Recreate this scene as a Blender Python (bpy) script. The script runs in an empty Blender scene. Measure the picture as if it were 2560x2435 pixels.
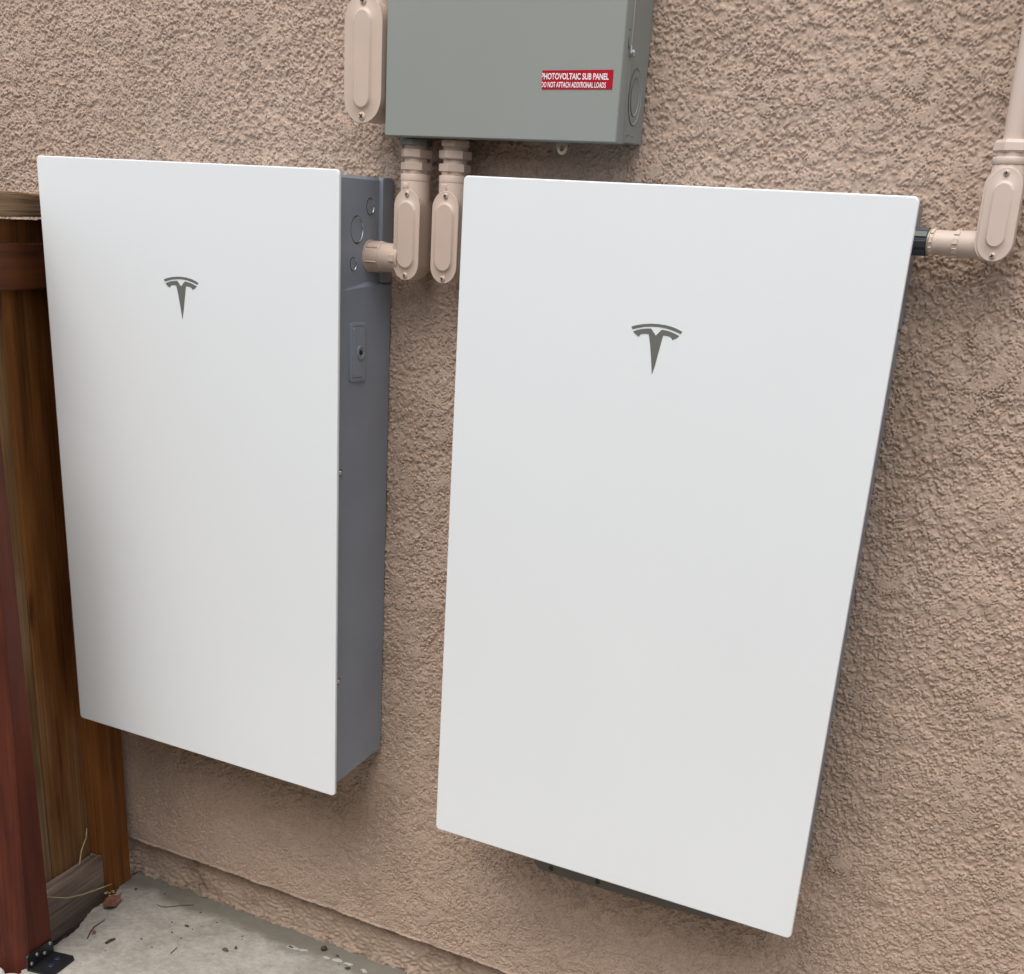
import bpy, bmesh, math, random
import numpy as np
from mathutils import Vector, Matrix

C = bpy.context
scene = C.scene
col = scene.collection
R = math.radians

# ------------------------------------------------------------------ camera
cam_d = bpy.data.cameras.new('camera')
cam = bpy.data.objects.new('camera', cam_d)
col.objects.link(cam)
cam.rotation_mode = 'XYZ'
cam.rotation_euler = (1.1008358459, -0.0565781342, 0.5768624724)
cam.location = (1.4384641442, -2.2799543082, 1.0879187177)
cam_d.sensor_fit = 'HORIZONTAL'
cam_d.sensor_width = 36.0
cam_d.lens = 49.0123272625
cam_d.shift_x = 0.0238297922
cam_d.shift_y = 0.4304929744
cam_d.clip_start = 0.05
cam_d.clip_end = 500
scene.camera = cam

# ------------------------------------------------------------------ light
SUN_DIR = Vector((0.0, -0.54, 1.0)).normalized()      # towards the sun
elev = math.asin(SUN_DIR.z)
azim = math.atan2(SUN_DIR.x, SUN_DIR.y)
w = bpy.data.worlds.new('World')
scene.world = w
w.use_nodes = True
nt = w.node_tree
nt.nodes.clear()
sky = nt.nodes.new('ShaderNodeTexSky')
sky.sky_type = 'NISHITA'
sky.sun_disc = False
sky.sun_elevation = elev
sky.sun_rotation = azim
sky.dust_density = 3.0
hs = nt.nodes.new('ShaderNodeHueSaturation')
hs.inputs['Saturation'].default_value = 0.50
bg = nt.nodes.new('ShaderNodeBackground')
bg.inputs['Strength'].default_value = 0.15
wo = nt.nodes.new('ShaderNodeOutputWorld')
nt.links.new(sky.outputs[0], hs.inputs['Color'])
nt.links.new(hs.outputs[0], bg.inputs['Color'])
nt.links.new(bg.outputs[0], wo.inputs['Surface'])

sun_d = bpy.data.lights.new('sun', 'SUN')
sun_d.energy = 0.95
sun_d.angle = R(55)
sun_d.color = (1.0, 0.97, 0.925)
sun = bpy.data.objects.new('sun', sun_d)
col.objects.link(sun)
sun.location = (0, 0, 6)
sun.rotation_euler = SUN_DIR.to_track_quat('Z', 'Y').to_euler()

scene.view_settings.view_transform = 'Standard'
scene.view_settings.look = 'None'
scene.view_settings.gamma = 1.0
scene.view_settings.use_curve_mapping = False
scene.view_settings.exposure = 0.58
scene.render.engine = 'CYCLES'
scene.cycles.use_denoising = True
scene.cycles.max_bounces = 8

rnd = random.Random(7)


# ------------------------------------------------------------------ materials
def srgb(r, g, b):
    f = lambda c: (c / 255 / 12.92) if c / 255 <= 0.04045 else ((c / 255 + 0.055) / 1.055) ** 2.4
    return (f(r), f(g), f(b))


def mat_base(name):
    m = bpy.data.materials.new(name)
    m.use_nodes = True
    t = m.node_tree
    b = t.nodes['Principled BSDF']
    return m, t, b


def plain(name, c, rough=0.5, metal=0.0, spec=0.5, bump=0.0, bscale=400.0, var=0.0, vscale=9.0, coat=0.0):
    """paint / plastic / metal with slight tonal variation and fine bump"""
    m, t, b = mat_base(name)
    b.inputs['Roughness'].default_value = rough
    b.inputs['Metallic'].default_value = metal
    b.inputs['Specular IOR Level'].default_value = spec
    if coat:
        b.inputs['Coat Weight'].default_value = coat
        b.inputs['Coat Roughness'].default_value = 0.08
    tc = t.nodes.new('ShaderNodeTexCoord')
    n1 = t.nodes.new('ShaderNodeTexNoise')
    n1.inputs['Scale'].default_value = vscale
    n1.inputs['Detail'].default_value = 6
    t.links.new(tc.outputs['Object'], n1.inputs['Vector'])
    r = t.nodes.new('ShaderNodeValToRGB')
    r.color_ramp.elements[0].position = 0.3
    r.color_ramp.elements[1].position = 0.72
    r.color_ramp.elements[0].color = tuple(x * (1 - var) for x in c) + (1,)
    r.color_ramp.elements[1].color = tuple(min(1, x * (1 + var)) for x in c) + (1,)
    t.links.new(n1.outputs['Fac'], r.inputs['Fac'])
    t.links.new(r.outputs['Color'], b.inputs['Base Color'])
    if bump:
        n2 = t.nodes.new('ShaderNodeTexNoise')
        n2.inputs['Scale'].default_value = bscale
        n2.inputs['Detail'].default_value = 3
        t.links.new(tc.outputs['Object'], n2.inputs['Vector'])
        bp = t.nodes.new('ShaderNodeBump')
        bp.inputs['Strength'].default_value = bump
        bp.inputs['Distance'].default_value = 0.001
        t.links.new(n2.outputs['Fac'], bp.inputs['Height'])
        t.links.new(bp.outputs['Normal'], b.inputs['Normal'])
    return m


def wood(name, dark, light, axis='z', grain=1.0, grey=None, greyz=None, rough=0.65, stain=0.5, seed=0.0, knots=False):
    """boards: stretched noise grain along one object axis, blotchy stain, optional weathered grey patches"""
    m, t, b = mat_base(name)
    b.inputs['Roughness'].default_value = rough
    b.inputs['Specular IOR Level'].default_value = 0.3
    tc = t.nodes.new('ShaderNodeTexCoord')

    def mapped(sa, sl):
        mp = t.nodes.new('ShaderNodeMapping')
        s = {'x': (sl, sa, sa), 'y': (sa, sl, sa), 'z': (sa, sa, sl)}[axis]
        mp.inputs['Scale'].default_value = s
        mp.inputs['Location'].default_value = (seed, seed * 1.7, seed * 0.6)
        t.links.new(tc.outputs['Object'], mp.inputs['Vector'])
        return mp

    mp = mapped(150 * grain, 2.2)
    n = t.nodes.new('ShaderNodeTexNoise')
    n.inputs['Scale'].default_value = 1.0
    n.inputs['Detail'].default_value = 7
    n.inputs['Roughness'].default_value = 0.62
    n.inputs['Distortion'].default_value = 0.25
    t.links.new(mp.outputs[0], n.inputs['Vector'])
    mp2 = mapped(17, 3.2)
    n2 = t.nodes.new('ShaderNodeTexNoise')
    n2.inputs['Scale'].default_value = 1.0
    n2.inputs['Detail'].default_value = 4
    t.links.new(mp2.outputs[0], n2.inputs['Vector'])
    mx = t.nodes.new('ShaderNodeMath')
    mx.operation = 'MULTIPLY_ADD'
    mx.inputs[1].default_value = 1.0 - stain
    t.links.new(n.outputs['Fac'], mx.inputs[0])
    ml = t.nodes.new('ShaderNodeMath')
    ml.operation = 'MULTIPLY'
    ml.inputs[1].default_value = stain
    t.links.new(n2.outputs['Fac'], ml.inputs[0])
    t.links.new(ml.outputs[0], mx.inputs[2])
    r = t.nodes.new('ShaderNodeValToRGB')
    r.color_ramp.elements[0].position = 0.33
    r.color_ramp.elements[1].position = 0.66
    r.color_ramp.elements[0].color = dark + (1,)
    r.color_ramp.elements[1].color = light + (1,)
    t.links.new(mx.outputs[0], r.inputs['Fac'])
    out = r.outputs['Color']
    if grey:
        sx = t.nodes.new('ShaderNodeSeparateXYZ')
        t.links.new(tc.outputs['Object'], sx.inputs[0])
        mr = t.nodes.new('ShaderNodeMapRange')
        mr.inputs['From Min'].default_value = greyz[1]
        mr.inputs['From Max'].default_value = greyz[0]
        t.links.new(sx.outputs['Z'], mr.inputs['Value'])
        ad = t.nodes.new('ShaderNodeMath')
        ad.operation = 'MULTIPLY_ADD'
        ad.inputs[1].default_value = 2.2
        t.links.new(n2.outputs['Fac'], ad.inputs[0])
        sb = t.nodes.new('ShaderNodeMath')
        sb.operation = 'SUBTRACT'
        sb.inputs[1].default_value = 1.35
        t.links.new(mr.outputs[0], sb.inputs[0])
        t.links.new(sb.outputs[0], ad.inputs[2])
        cl = t.nodes.new('ShaderNodeClamp')
        t.links.new(ad.outputs[0], cl.inputs['Value'])
        mix = t.nodes.new('ShaderNodeMix')
        mix.data_type = 'RGBA'
        t.links.new(cl.outputs[0], mix.inputs['Factor'])
        t.links.new(out, mix.inputs['A'])
        r2 = t.nodes.new('ShaderNodeValToRGB')
        r2.color_ramp.elements[0].position = 0.35
        r2.color_ramp.elements[1].position = 0.66
        r2.color_ramp.elements[0].color = tuple(x * 0.5 for x in grey) + (1,)
        r2.color_ramp.elements[1].color = grey + (1,)
        t.links.new(n.outputs['Fac'], r2.inputs['Fac'])
        t.links.new(r2.outputs['Color'], mix.inputs['B'])
        out = mix.outputs['Result']
    if knots:
        mk = mapped(15, 4.2)
        nw = t.nodes.new('ShaderNodeTexNoise')
        nw.inputs['Scale'].default_value = 2.5
        t.links.new(mk.outputs[0], nw.inputs['Vector'])
        mv = t.nodes.new('ShaderNodeMix')
        mv.data_type = 'RGBA'
        mv.blend_type = 'LINEAR_LIGHT'
        mv.inputs['Factor'].default_value = 0.12
        t.links.new(mk.outputs[0], mv.inputs['A'])
        t.links.new(nw.outputs['Color'], mv.inputs['B'])
        vo = t.nodes.new('ShaderNodeTexVoronoi')
        vo.inputs['Scale'].default_value = 1.0
        t.links.new(mv.outputs['Result'], vo.inputs['Vector'])
        rk = t.nodes.new('ShaderNodeValToRGB')
        rk.color_ramp.elements[0].position = 0.10
        rk.color_ramp.elements[1].position = 0.24
        rk.color_ramp.elements[0].color = (0.30, 0.27, 0.25, 1)
        rk.color_ramp.elements[1].color = (1, 1, 1, 1)
        t.links.new(vo.outputs['Distance'], rk.inputs['Fac'])
        mm = t.nodes.new('ShaderNodeMix')
        mm.data_type = 'RGBA'
        mm.blend_type = 'MULTIPLY'
        mm.inputs['Factor'].default_value = 1.0
        t.links.new(out, mm.inputs['A'])
        t.links.new(rk.outputs['Color'], mm.inputs['B'])
        out = mm.outputs['Result']
    t.links.new(out, b.inputs['Base Color'])
    bp = t.nodes.new('ShaderNodeBump')
    bp.inputs['Strength'].default_value = 0.5
    bp.inputs['Distance'].default_value = 0.0015
    t.links.new(n.outputs['Fac'], bp.inputs['Height'])
    t.links.new(bp.outputs['Normal'], b.inputs['Normal'])
    return m


def stucco_mat(name, c, dirt=None):
    m, t, b = mat_base(name)
    b.inputs['Roughness'].default_value = 0.85
    b.inputs['Specular IOR Level'].default_value = 0.2
    tc = t.nodes.new('ShaderNodeTexCoord')
    n = t.nodes.new('ShaderNodeTexNoise')
    n.inputs['Scale'].default_value = 2.6
    n.inputs['Detail'].default_value = 7
    t.links.new(tc.outputs['Object'], n.inputs['Vector'])
    r = t.nodes.new('ShaderNodeValToRGB')
    r.color_ramp.elements[0].position = 0.3
    r.color_ramp.elements[1].position = 0.7
    r.color_ramp.elements[0].color = (c[0] * 0.93, c[1] * 0.92, c[2] * 0.90, 1)
    r.color_ramp.elements[1].color = (c[0] * 1.06, c[1] * 1.06, c[2] * 1.07, 1)
    t.links.new(n.outputs['Fac'], r.inputs['Fac'])
    out = r.outputs['Color']
    # fine sandy speckle
    n3 = t.nodes.new('ShaderNodeTexNoise')
    n3.inputs['Scale'].default_value = 260
    n3.inputs['Detail'].default_value = 3
    t.links.new(tc.outputs['Object'], n3.inputs['Vector'])
    mr = t.nodes.new('ShaderNodeMapRange')
    mr.inputs['From Min'].default_value = 0.3
    mr.inputs['From Max'].default_value = 0.7
    mr.inputs['To Min'].default_value = 0.84
    mr.inputs['To Max'].default_value = 1.12
    t.links.new(n3.outputs['Fac'], mr.inputs['Value'])
    mu = t.nodes.new('ShaderNodeMix')
    mu.data_type = 'RGBA'
    mu.blend_type = 'MULTIPLY'
    mu.inputs['Factor'].default_value = 1.0
    t.links.new(out, mu.inputs['A'])
    t.links.new(mr.outputs[0], mu.inputs['B'])
    out = mu.outputs['Result']
    if dirt:
        nd = t.nodes.new('ShaderNodeTexNoise')
        nd.inputs['Scale'].default_value = 9
        nd.inputs['Detail'].default_value = 8
        nd.inputs['Roughness'].default_value = 0.7
        t.links.new(tc.outputs['Object'], nd.inputs['Vector'])
        rd = t.nodes.new('ShaderNodeValToRGB')
        rd.color_ramp.elements[0].position = 0.55
        rd.color_ramp.elements[1].position = 0.66
        rd.color_ramp.elements[0].color = (0, 0, 0, 1)
        rd.color_ramp.elements[1].color = (0.6, 0.6, 0.6, 1)
        t.links.new(nd.outputs['Fac'], rd.inputs['Fac'])
        md = t.nodes.new('ShaderNodeMix')
        md.data_type = 'RGBA'
        t.links.new(rd.outputs['Color'], md.inputs['Factor'])
        t.links.new(out, md.inputs['A'])
        md.inputs['B'].default_value = dirt + (1,)
        out = md.outputs['Result']
    t.links.new(out, b.inputs['Base Color'])
    n2 = t.nodes.new('ShaderNodeTexNoise')
    n2.inputs['Scale'].default_value = 230
    n2.inputs['Detail'].default_value = 6
    n2.inputs['Roughness'].default_value = 0.68
    t.links.new(tc.outputs['Object'], n2.inputs['Vector'])
    bp = t.nodes.new('ShaderNodeBump')
    bp.inputs['Strength'].default_value = 0.55
    bp.inputs['Distance'].default_value = 0.0015
    t.links.new(n2.outputs['Fac'], bp.inputs['Height'])
    t.links.new(bp.outputs['Normal'], b.inputs['Normal'])
    return m


def concrete_mat():
    m, t, b = mat_base('weathered concrete')
    b.inputs['Roughness'].default_value = 0.85
    b.inputs['Specular IOR Level'].default_value = 0.25
    tc = t.nodes.new('ShaderNodeTexCoord')

    def noise(s, d=6, ro=0.6, dist=0.0):
        n = t.nodes.new('ShaderNodeTexNoise')
        n.inputs['Scale'].default_value = s
        n.inputs['Detail'].default_value = d
        n.inputs['Roughness'].default_value = ro
        n.inputs['Distortion'].default_value = dist
        t.links.new(tc.outputs['Object'], n.inputs['Vector'])
        return n

    def ramp(n, p0, c0, p1, c1):
        r = t.nodes.new('ShaderNodeValToRGB')
        r.color_ramp.elements[0].position = p0
        r.color_ramp.elements[1].position = p1
        r.color_ramp.elements[0].color = c0 + (1,)
        r.color_ramp.elements[1].color = c1 + (1,)
        t.links.new(n.outputs['Fac'], r.inputs['Fac'])
        return r

    a = ramp(noise(6, 8, 0.68, 0.4), 0.30, (0.285, 0.265, 0.225), 0.70, (0.50, 0.472, 0.415))
    f = ramp(noise(70, 5, 0.7), 0.32, (0.78, 0.78, 0.77), 0.66, (1.1, 1.1, 1.1))
    mu = t.nodes.new('ShaderNodeMix')
    mu.data_type = 'RGBA'
    mu.blend_type = 'MULTIPLY'
    mu.inputs['Factor'].default_value = 1
    t.links.new(a.outputs['Color'], mu.inputs['A'])
    t.links.new(f.outputs['Color'], mu.inputs['B'])
    # small dark specks
    s = ramp(noise(38, 2, 0.5), 0.735, (0, 0, 0), 0.76, (0.7, 0.7, 0.7))
    mx = t.nodes.new('ShaderNodeMix')
    mx.data_type = 'RGBA'
    t.links.new(s.outputs['Color'], mx.inputs['Factor'])
    t.links.new(mu.outputs['Result'], mx.inputs['A'])
    mx.inputs['B'].default_value = (0.13, 0.115, 0.09, 1)
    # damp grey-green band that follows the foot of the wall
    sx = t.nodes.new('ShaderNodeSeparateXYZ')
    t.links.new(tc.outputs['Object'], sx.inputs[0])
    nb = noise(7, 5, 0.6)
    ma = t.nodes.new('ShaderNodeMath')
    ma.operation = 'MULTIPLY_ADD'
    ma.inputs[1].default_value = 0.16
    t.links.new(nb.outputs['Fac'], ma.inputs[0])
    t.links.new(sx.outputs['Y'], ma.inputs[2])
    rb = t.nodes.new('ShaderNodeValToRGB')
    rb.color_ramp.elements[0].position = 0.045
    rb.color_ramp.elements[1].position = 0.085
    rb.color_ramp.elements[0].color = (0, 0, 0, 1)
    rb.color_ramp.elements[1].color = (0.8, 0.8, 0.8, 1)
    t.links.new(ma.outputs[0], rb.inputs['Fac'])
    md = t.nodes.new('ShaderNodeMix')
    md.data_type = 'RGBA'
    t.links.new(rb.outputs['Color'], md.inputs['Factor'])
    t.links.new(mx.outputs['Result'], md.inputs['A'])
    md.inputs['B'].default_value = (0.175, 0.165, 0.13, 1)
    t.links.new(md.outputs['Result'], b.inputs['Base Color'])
    bp = t.nodes.new('ShaderNodeBump')
    bp.inputs['Strength'].default_value = 0.5
    bp.inputs['Distance'].default_value = 0.002
    t.links.new(noise(55, 8, 0.7).outputs['Fac'], bp.inputs['Height'])
    t.links.new(bp.outputs['Normal'], b.inputs['Normal'])
    return m


M = {}
M['stucco'] = stucco_mat('beige sprayed stucco', (0.495, 0.374, 0.290))
M['foundation'] = stucco_mat('painted foundation', (0.44, 0.335, 0.255), dirt=(0.13, 0.10, 0.075))
M['glass'] = plain('white satin glass', (0.812, 0.842, 0.838), rough=0.16, spec=0.5, var=0.012, vscale=2.2)
_t = M['glass'].node_tree
_tc = _t.nodes.new('ShaderNodeTexCoord')
_n = _t.nodes.new('ShaderNodeTexNoise')
_n.inputs['Scale'].default_value = 5
_n.inputs['Detail'].default_value = 8
_n.inputs['Roughness'].default_value = 0.7
_t.links.new(_tc.outputs['Object'], _n.inputs['Vector'])
_m = _t.nodes.new('ShaderNodeMapRange')
_m.inputs['From Min'].default_value = 0.3
_m.inputs['From Max'].default_value = 0.7
_m.inputs['To Min'].default_value = 0.12
_m.inputs['To Max'].default_value = 0.26
_t.links.new(_n.outputs['Fac'], _m.inputs['Value'])
_t.links.new(_m.outputs[0], _t.nodes['Principled BSDF'].inputs['Roughness'])
M['emblem'] = plain('grey emblem print', (0.155, 0.158, 0.138), rough=0.3, var=0.05)
M['casing'] = plain('dark grey powder coat', (0.265, 0.295, 0.335), rough=0.34, spec=0.5, bump=0.12, bscale=900, var=0.05)
M['casing_dark'] = plain('black recess', (0.012, 0.012, 0.013), rough=0.6)
M['bracket'] = plain('dark bracket steel', (0.17, 0.155, 0.14), rough=0.6, var=0.08)
M['beige'] = plain('beige sprayed paint', (0.565, 0.44, 0.35), rough=0.45, bump=0.18, bscale=350, var=0.03, vscale=20)
M['beige_pale'] = plain('pale beige paint', (0.62, 0.50, 0.42), rough=0.42, bump=0.15, bscale=350, var=0.03, vscale=20)
M['panelgrey'] = plain('grey enamel', (0.272, 0.288, 0.258), rough=0.48, spec=0.4, bump=0.05, bscale=700, var=0.02, vscale=4)
M['galv'] = plain('zinc plated steel', (0.55, 0.56, 0.57), rough=0.28, metal=1.0, var=0.1)
M['greymetal'] = plain('dull grey fitting', (0.20, 0.20, 0.195), rough=0.45, metal=0.4, var=0.12, vscale=60)
M['hubgrey'] = plain('dark grey plastic', (0.045, 0.052, 0.058), rough=0.3, spec=0.6, var=0.1)
M['chromate'] = plain('yellow zinc', (0.62, 0.58, 0.38), rough=0.35, metal=0.6, var=0.1)
M['red'] = plain('red sticker vinyl', (0.40, 0.003, 0.016), rough=0.5, spec=0.25, var=0.02)
M['white'] = plain('white lettering', (0.85, 0.80, 0.80), rough=0.5)
M['black'] = plain('black powder coat', (0.012, 0.013, 0.016), rough=0.42, var=0.25, vscale=40, bump=0.1)
M['bluemark'] = plain('blue chalk mark', (0.02, 0.03, 0.075), rough=0.5)
M['screwwhite'] = plain('pale screw head', (0.55, 0.55, 0.53), rough=0.4, metal=0.5)
M['slot'] = plain('dark slot', (0.03, 0.025, 0.02), rough=0.7)
M['picket'] = wood('brown stained picket', srgb(80, 44, 15), srgb(160, 102, 48), 'z', grey=srgb(150, 118, 80), greyz=(0.0, 0.85), knots=True, seed=3.1)
M['picket2'] = wood('weathered picket', srgb(84, 56, 30), srgb(152, 114, 72), 'z', grey=srgb(150, 126, 98), greyz=(0.1, 1.3), seed=8.4)
M['wallpost'] = wood('orange brown post', srgb(84, 44, 14), srgb(152, 98, 48), 'z', knots=True, grain=1.3, seed=1.3, stain=0.45)
M['rail'] = wood('weathered rail', srgb(84, 70, 62), srgb(180, 160, 142), 'x', grain=0.8, seed=5.2)
M['upper_rail'] = wood('stained upper rail', srgb(44, 15, 5), srgb(104, 56, 22), 'x', knots=True, grain=0.5, seed=2.0)
M['cap'] = wood('weathered cap', srgb(84, 60, 40), srgb(176, 146, 110), 'x', grain=1.3, seed=9.3, stain=0.15)
M['redwood'] = wood('red stained post', srgb(58, 23, 14), srgb(106, 49, 30), 'z', grain=0.9, seed=4.4, stain=0.6)
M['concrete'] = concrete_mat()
M['soil'] = plain('dark soil', (0.045, 0.034, 0.026), rough=0.95, bump=1.0, bscale=90, var=0.5, vscale=60)
M['gravelbed'] = plain('pale gravel bed', (0.30, 0.28, 0.25), rough=0.95, bump=1.0, bscale=40, var=0.4, vscale=40)
M['stone'] = plain('white stone', (0.62, 0.61, 0.58), rough=0.8, bump=0.5, bscale=80, var=0.15, vscale=40)
M['leaf'] = plain('dead red leaf', (0.20, 0.085, 0.05), rough=0.7, var=0.3, vscale=90)
M['husk'] = plain('dark husk', (0.085, 0.05, 0.036), rough=0.8, var=0.4, vscale=120)
M['twig'] = plain('brown twig', (0.11, 0.075, 0.045), rough=0.8, var=0.3, vscale=90)
M['straw'] = plain('dry straw', (0.50, 0.42, 0.24), rough=0.7, var=0.2, vscale=60)
M['flake'] = plain('white efflorescence', (0.50, 0.49, 0.45), rough=0.8, var=0.1)


# ------------------------------------------------------------------ mesh helpers
class MB:
    def __init__(self):
        self.v, self.f, self.mi = [], [], []
        self.cur = 0

    def add(self, vs, fs):
        o = len(self.v)
        self.v += [tuple(p) for p in vs]
        self.f += [tuple(i + o for i in f) for f in fs]
        self.mi += [self.cur] * len(fs)
        return self

    def box(self, a, b, bev=0.0, seg=1):
        bm = bmesh.new()
        bmesh.ops.create_cube(bm, size=1.0)
        for v in bm.verts:
            v.co = Vector([(a[i] + b[i]) / 2 + v.co[i] * (b[i] - a[i]) for i in range(3)])
        if bev:
            bmesh.ops.bevel(bm, geom=bm.edges[:], offset=bev, segments=seg, affect='EDGES', profile=0.6)
        bm.verts.index_update()
        self.add([v.co[:] for v in bm.verts], [[v.index for v in f.verts] for f in bm.faces])
        bm.free()
        return self

    def loft(self, rings, cap0=True, cap1=True, closed=True):
        n = len(rings[0])
        vs = [p for r in rings for p in r]
        fs = []
        for k in range(len(rings) - 1):
            for i in range(n if closed else n - 1):
                j = (i + 1) % n
                fs.append((k * n + i, k * n + j, (k + 1) * n + j, (k + 1) * n + i))
        if cap0:
            fs.append(tuple(range(n))[::-1])
        if cap1:
            fs.append(tuple((len(rings) - 1) * n + i for i in range(n)))
        return self.add(vs, fs)

    def lathe(self, c, axis, prof, n=28, phase=0.0, caps=True):
        """prof: list of (distance along axis, radius); c is the origin of the axis"""
        rings = []
        for d, r in prof:
            ring = []
            for i in range(n):
                t = phase + 2 * math.pi * i / n
                u, v = r * math.cos(t), r * math.sin(t)
                if axis == 'z':
                    p = (c[0] + u, c[1] + v, c[2] + d)
                elif axis == 'x':
                    p = (c[0] + d, c[1] + u, c[2] + v)
                else:
                    p = (c[0] + u, c[1] + d, c[2] + v)
                ring.append(p)
            rings.append(ring)
        return self.loft(rings, caps, caps)

    def tube(self, pts, r, n=8):
        pts = [Vector(p) for p in pts]
        rs = r if isinstance(r, (list, tuple)) else [r] * len(pts)
        rings = []
        for i, p in enumerate(pts):
            d = (pts[min(i + 1, len(pts) - 1)] - pts[max(i - 1, 0)]).normalized()
            up = Vector((0, 0, 1)) if abs(d.z) < 0.9 else Vector((1, 0, 0))
            a = d.cross(up).normalized()
            b = a.cross(d)
            rings.append([tuple(p + (a * math.cos(2 * math.pi * k / n) + b * math.sin(2 * math.pi * k / n)) * rs[i]) for k in range(n)])
        return self.loft(rings)

    def prism(self, outline, y0, y1):
        """outline in (x, z) extruded from y0 to y1"""
        n = len(outline)
        vs = [(x, y0, z) for x, z in outline] + [(x, y1, z) for x, z in outline]
        fs = [tuple(range(n)), tuple(range(n, 2 * n))[::-1]]
        fs += [(i, i + n, (i + 1) % n + n, (i + 1) % n) for i in range(n)]
        return self.add(vs, fs)


def make_mesh(name, mb, mats, angle=35):
    me = bpy.data.meshes.new(name)
    me.from_pydata(mb.v, [], mb.f)
    for m in mats:
        me.materials.append(m)
    me.polygons.foreach_set('material_index', mb.mi)
    bm = bmesh.new()
    bm.from_mesh(me)
    bmesh.ops.recalc_face_normals(bm, faces=bm.faces[:])
    bm.to_mesh(me)
    bm.free()
    me.shade_smooth()
    me.set_sharp_from_angle(angle=R(angle))
    for p in me.polygons:
        if p.loop_total > 6:
            p.use_smooth = False
    return me


def obj(name, mb, mats, parent=None, label=None, angle=35):
    """mesh coordinates are given in the frame of the top-level thing"""
    if not isinstance(mats, (list, tuple)):
        mats = [mats]
    o = bpy.data.objects.new(name, make_mesh(name, mb, mats, angle))
    col.objects.link(o)
    if parent:
        o.parent = parent
        if parent.get('origin_offset') is not None:
            off = Vector(parent['origin_offset'])
            for v in o.data.vertices:
                v.co -= off
    if label:
        o['label'] = label
    return o


ORG = {}


def part(name, mb, mats, thing_o, parent=None, label=None, angle=35):
    """a part whose mesh was written in world coordinates; thing_o is the (unrotated) Empty, parent a part for sub-parts"""
    off = ORG[thing_o.name]
    mb.v = [(p[0] - off[0], p[1] - off[1], p[2] - off[2]) for p in mb.v]
    return obj(name, mb, mats, parent or thing_o, label, angle)


def thing(name, label, cat, loc=(0, 0, 0), rot=(0, 0, 0), group=None, local=False):
    o = bpy.data.objects.new(name, None)
    o.empty_display_size = 0.05
    col.objects.link(o)
    o.location = loc
    o.rotation_euler = rot
    o['label'] = label
    o['category'] = cat
    if group:
        o['group'] = group
    ORG[o.name] = (0, 0, 0) if local else tuple(loc)
    return o


def tag(o, label, cat, group=None):
    o['label'] = label
    o['category'] = cat
    if group:
        o['group'] = group
    return o


def structure(o):
    o['kind'] = 'structure'
    return o


def recentre(o, loc):
    """give a one-mesh thing an origin at its base"""
    o.data.transform(Matrix.Translation(-Vector(loc)))
    o.location = loc
    return o


def stadium(cx, cz, half, r, y, n=12):
    """upright capsule outline in the xz plane; half = half of the straight length"""
    pts = []
    for i in range(n + 1):
        t = math.pi * i / n
        pts.append((cx + r * math.cos(t), y, cz + half + r * math.sin(t)))
    for i in range(n + 1):
        t = math.pi + math.pi * i / n
        pts.append((cx + r * math.cos(t), y, cz - half + r * math.sin(t)))
    return pts


def rrect(x0, x1, z0, z1, r, y, n=6):
    pts = []
    for cx, cz, a in ((x1 - r, z1 - r, 0), (x0 + r, z1 - r, 90), (x0 + r, z0 + r, 180), (x1 - r, z0 + r, 270)):
        for i in range(n + 1):
            t = R(a + 90 * i / n)
            pts.append((cx + r * math.cos(t), y, cz + r * math.sin(t)))
    return pts


def rrect_x(y0, y1, z0, z1, r, x, n=5):
    return [(x, p[0], p[2]) for p in rrect(y0, y1, z0, z1, r, 0, n)]


# ------------------------------------------------------------------ wall
W0 = 0.04          # wall plane
LEDGE = -0.3835    # lower edge of the stucco
GROUND = -0.4905


def band(nx, nz, step, lam, spread, seed, ang=0.0, stretch=1.0):
    """gaussian random field with most of its energy near wavelength lam (metres)"""
    rg = np.random.default_rng(seed)
    wn = np.fft.rfft2(rg.standard_normal((nz, nx)))
    fz = np.fft.fftfreq(nz, step)[:, None]
    fx = np.fft.rfftfreq(nx, step)[None, :]
    ca, sa = math.cos(ang), math.sin(ang)
    u = (fx * ca + fz * sa) * stretch
    v = (-fx * sa + fz * ca) / stretch
    f = np.sqrt(u * u + v * v)
    filt = np.exp(-((np.log(f + 1e-6) - math.log(1 / lam)) ** 2) / (2 * spread * spread))
    h = np.fft.irfft2(wn * filt, s=(nz, nx))
    return h / h.std()


def sstep(a, b, x):
    t = np.clip((x - a) / (b - a), 0, 1)
    return t * t * (3 - 2 * t)


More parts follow.
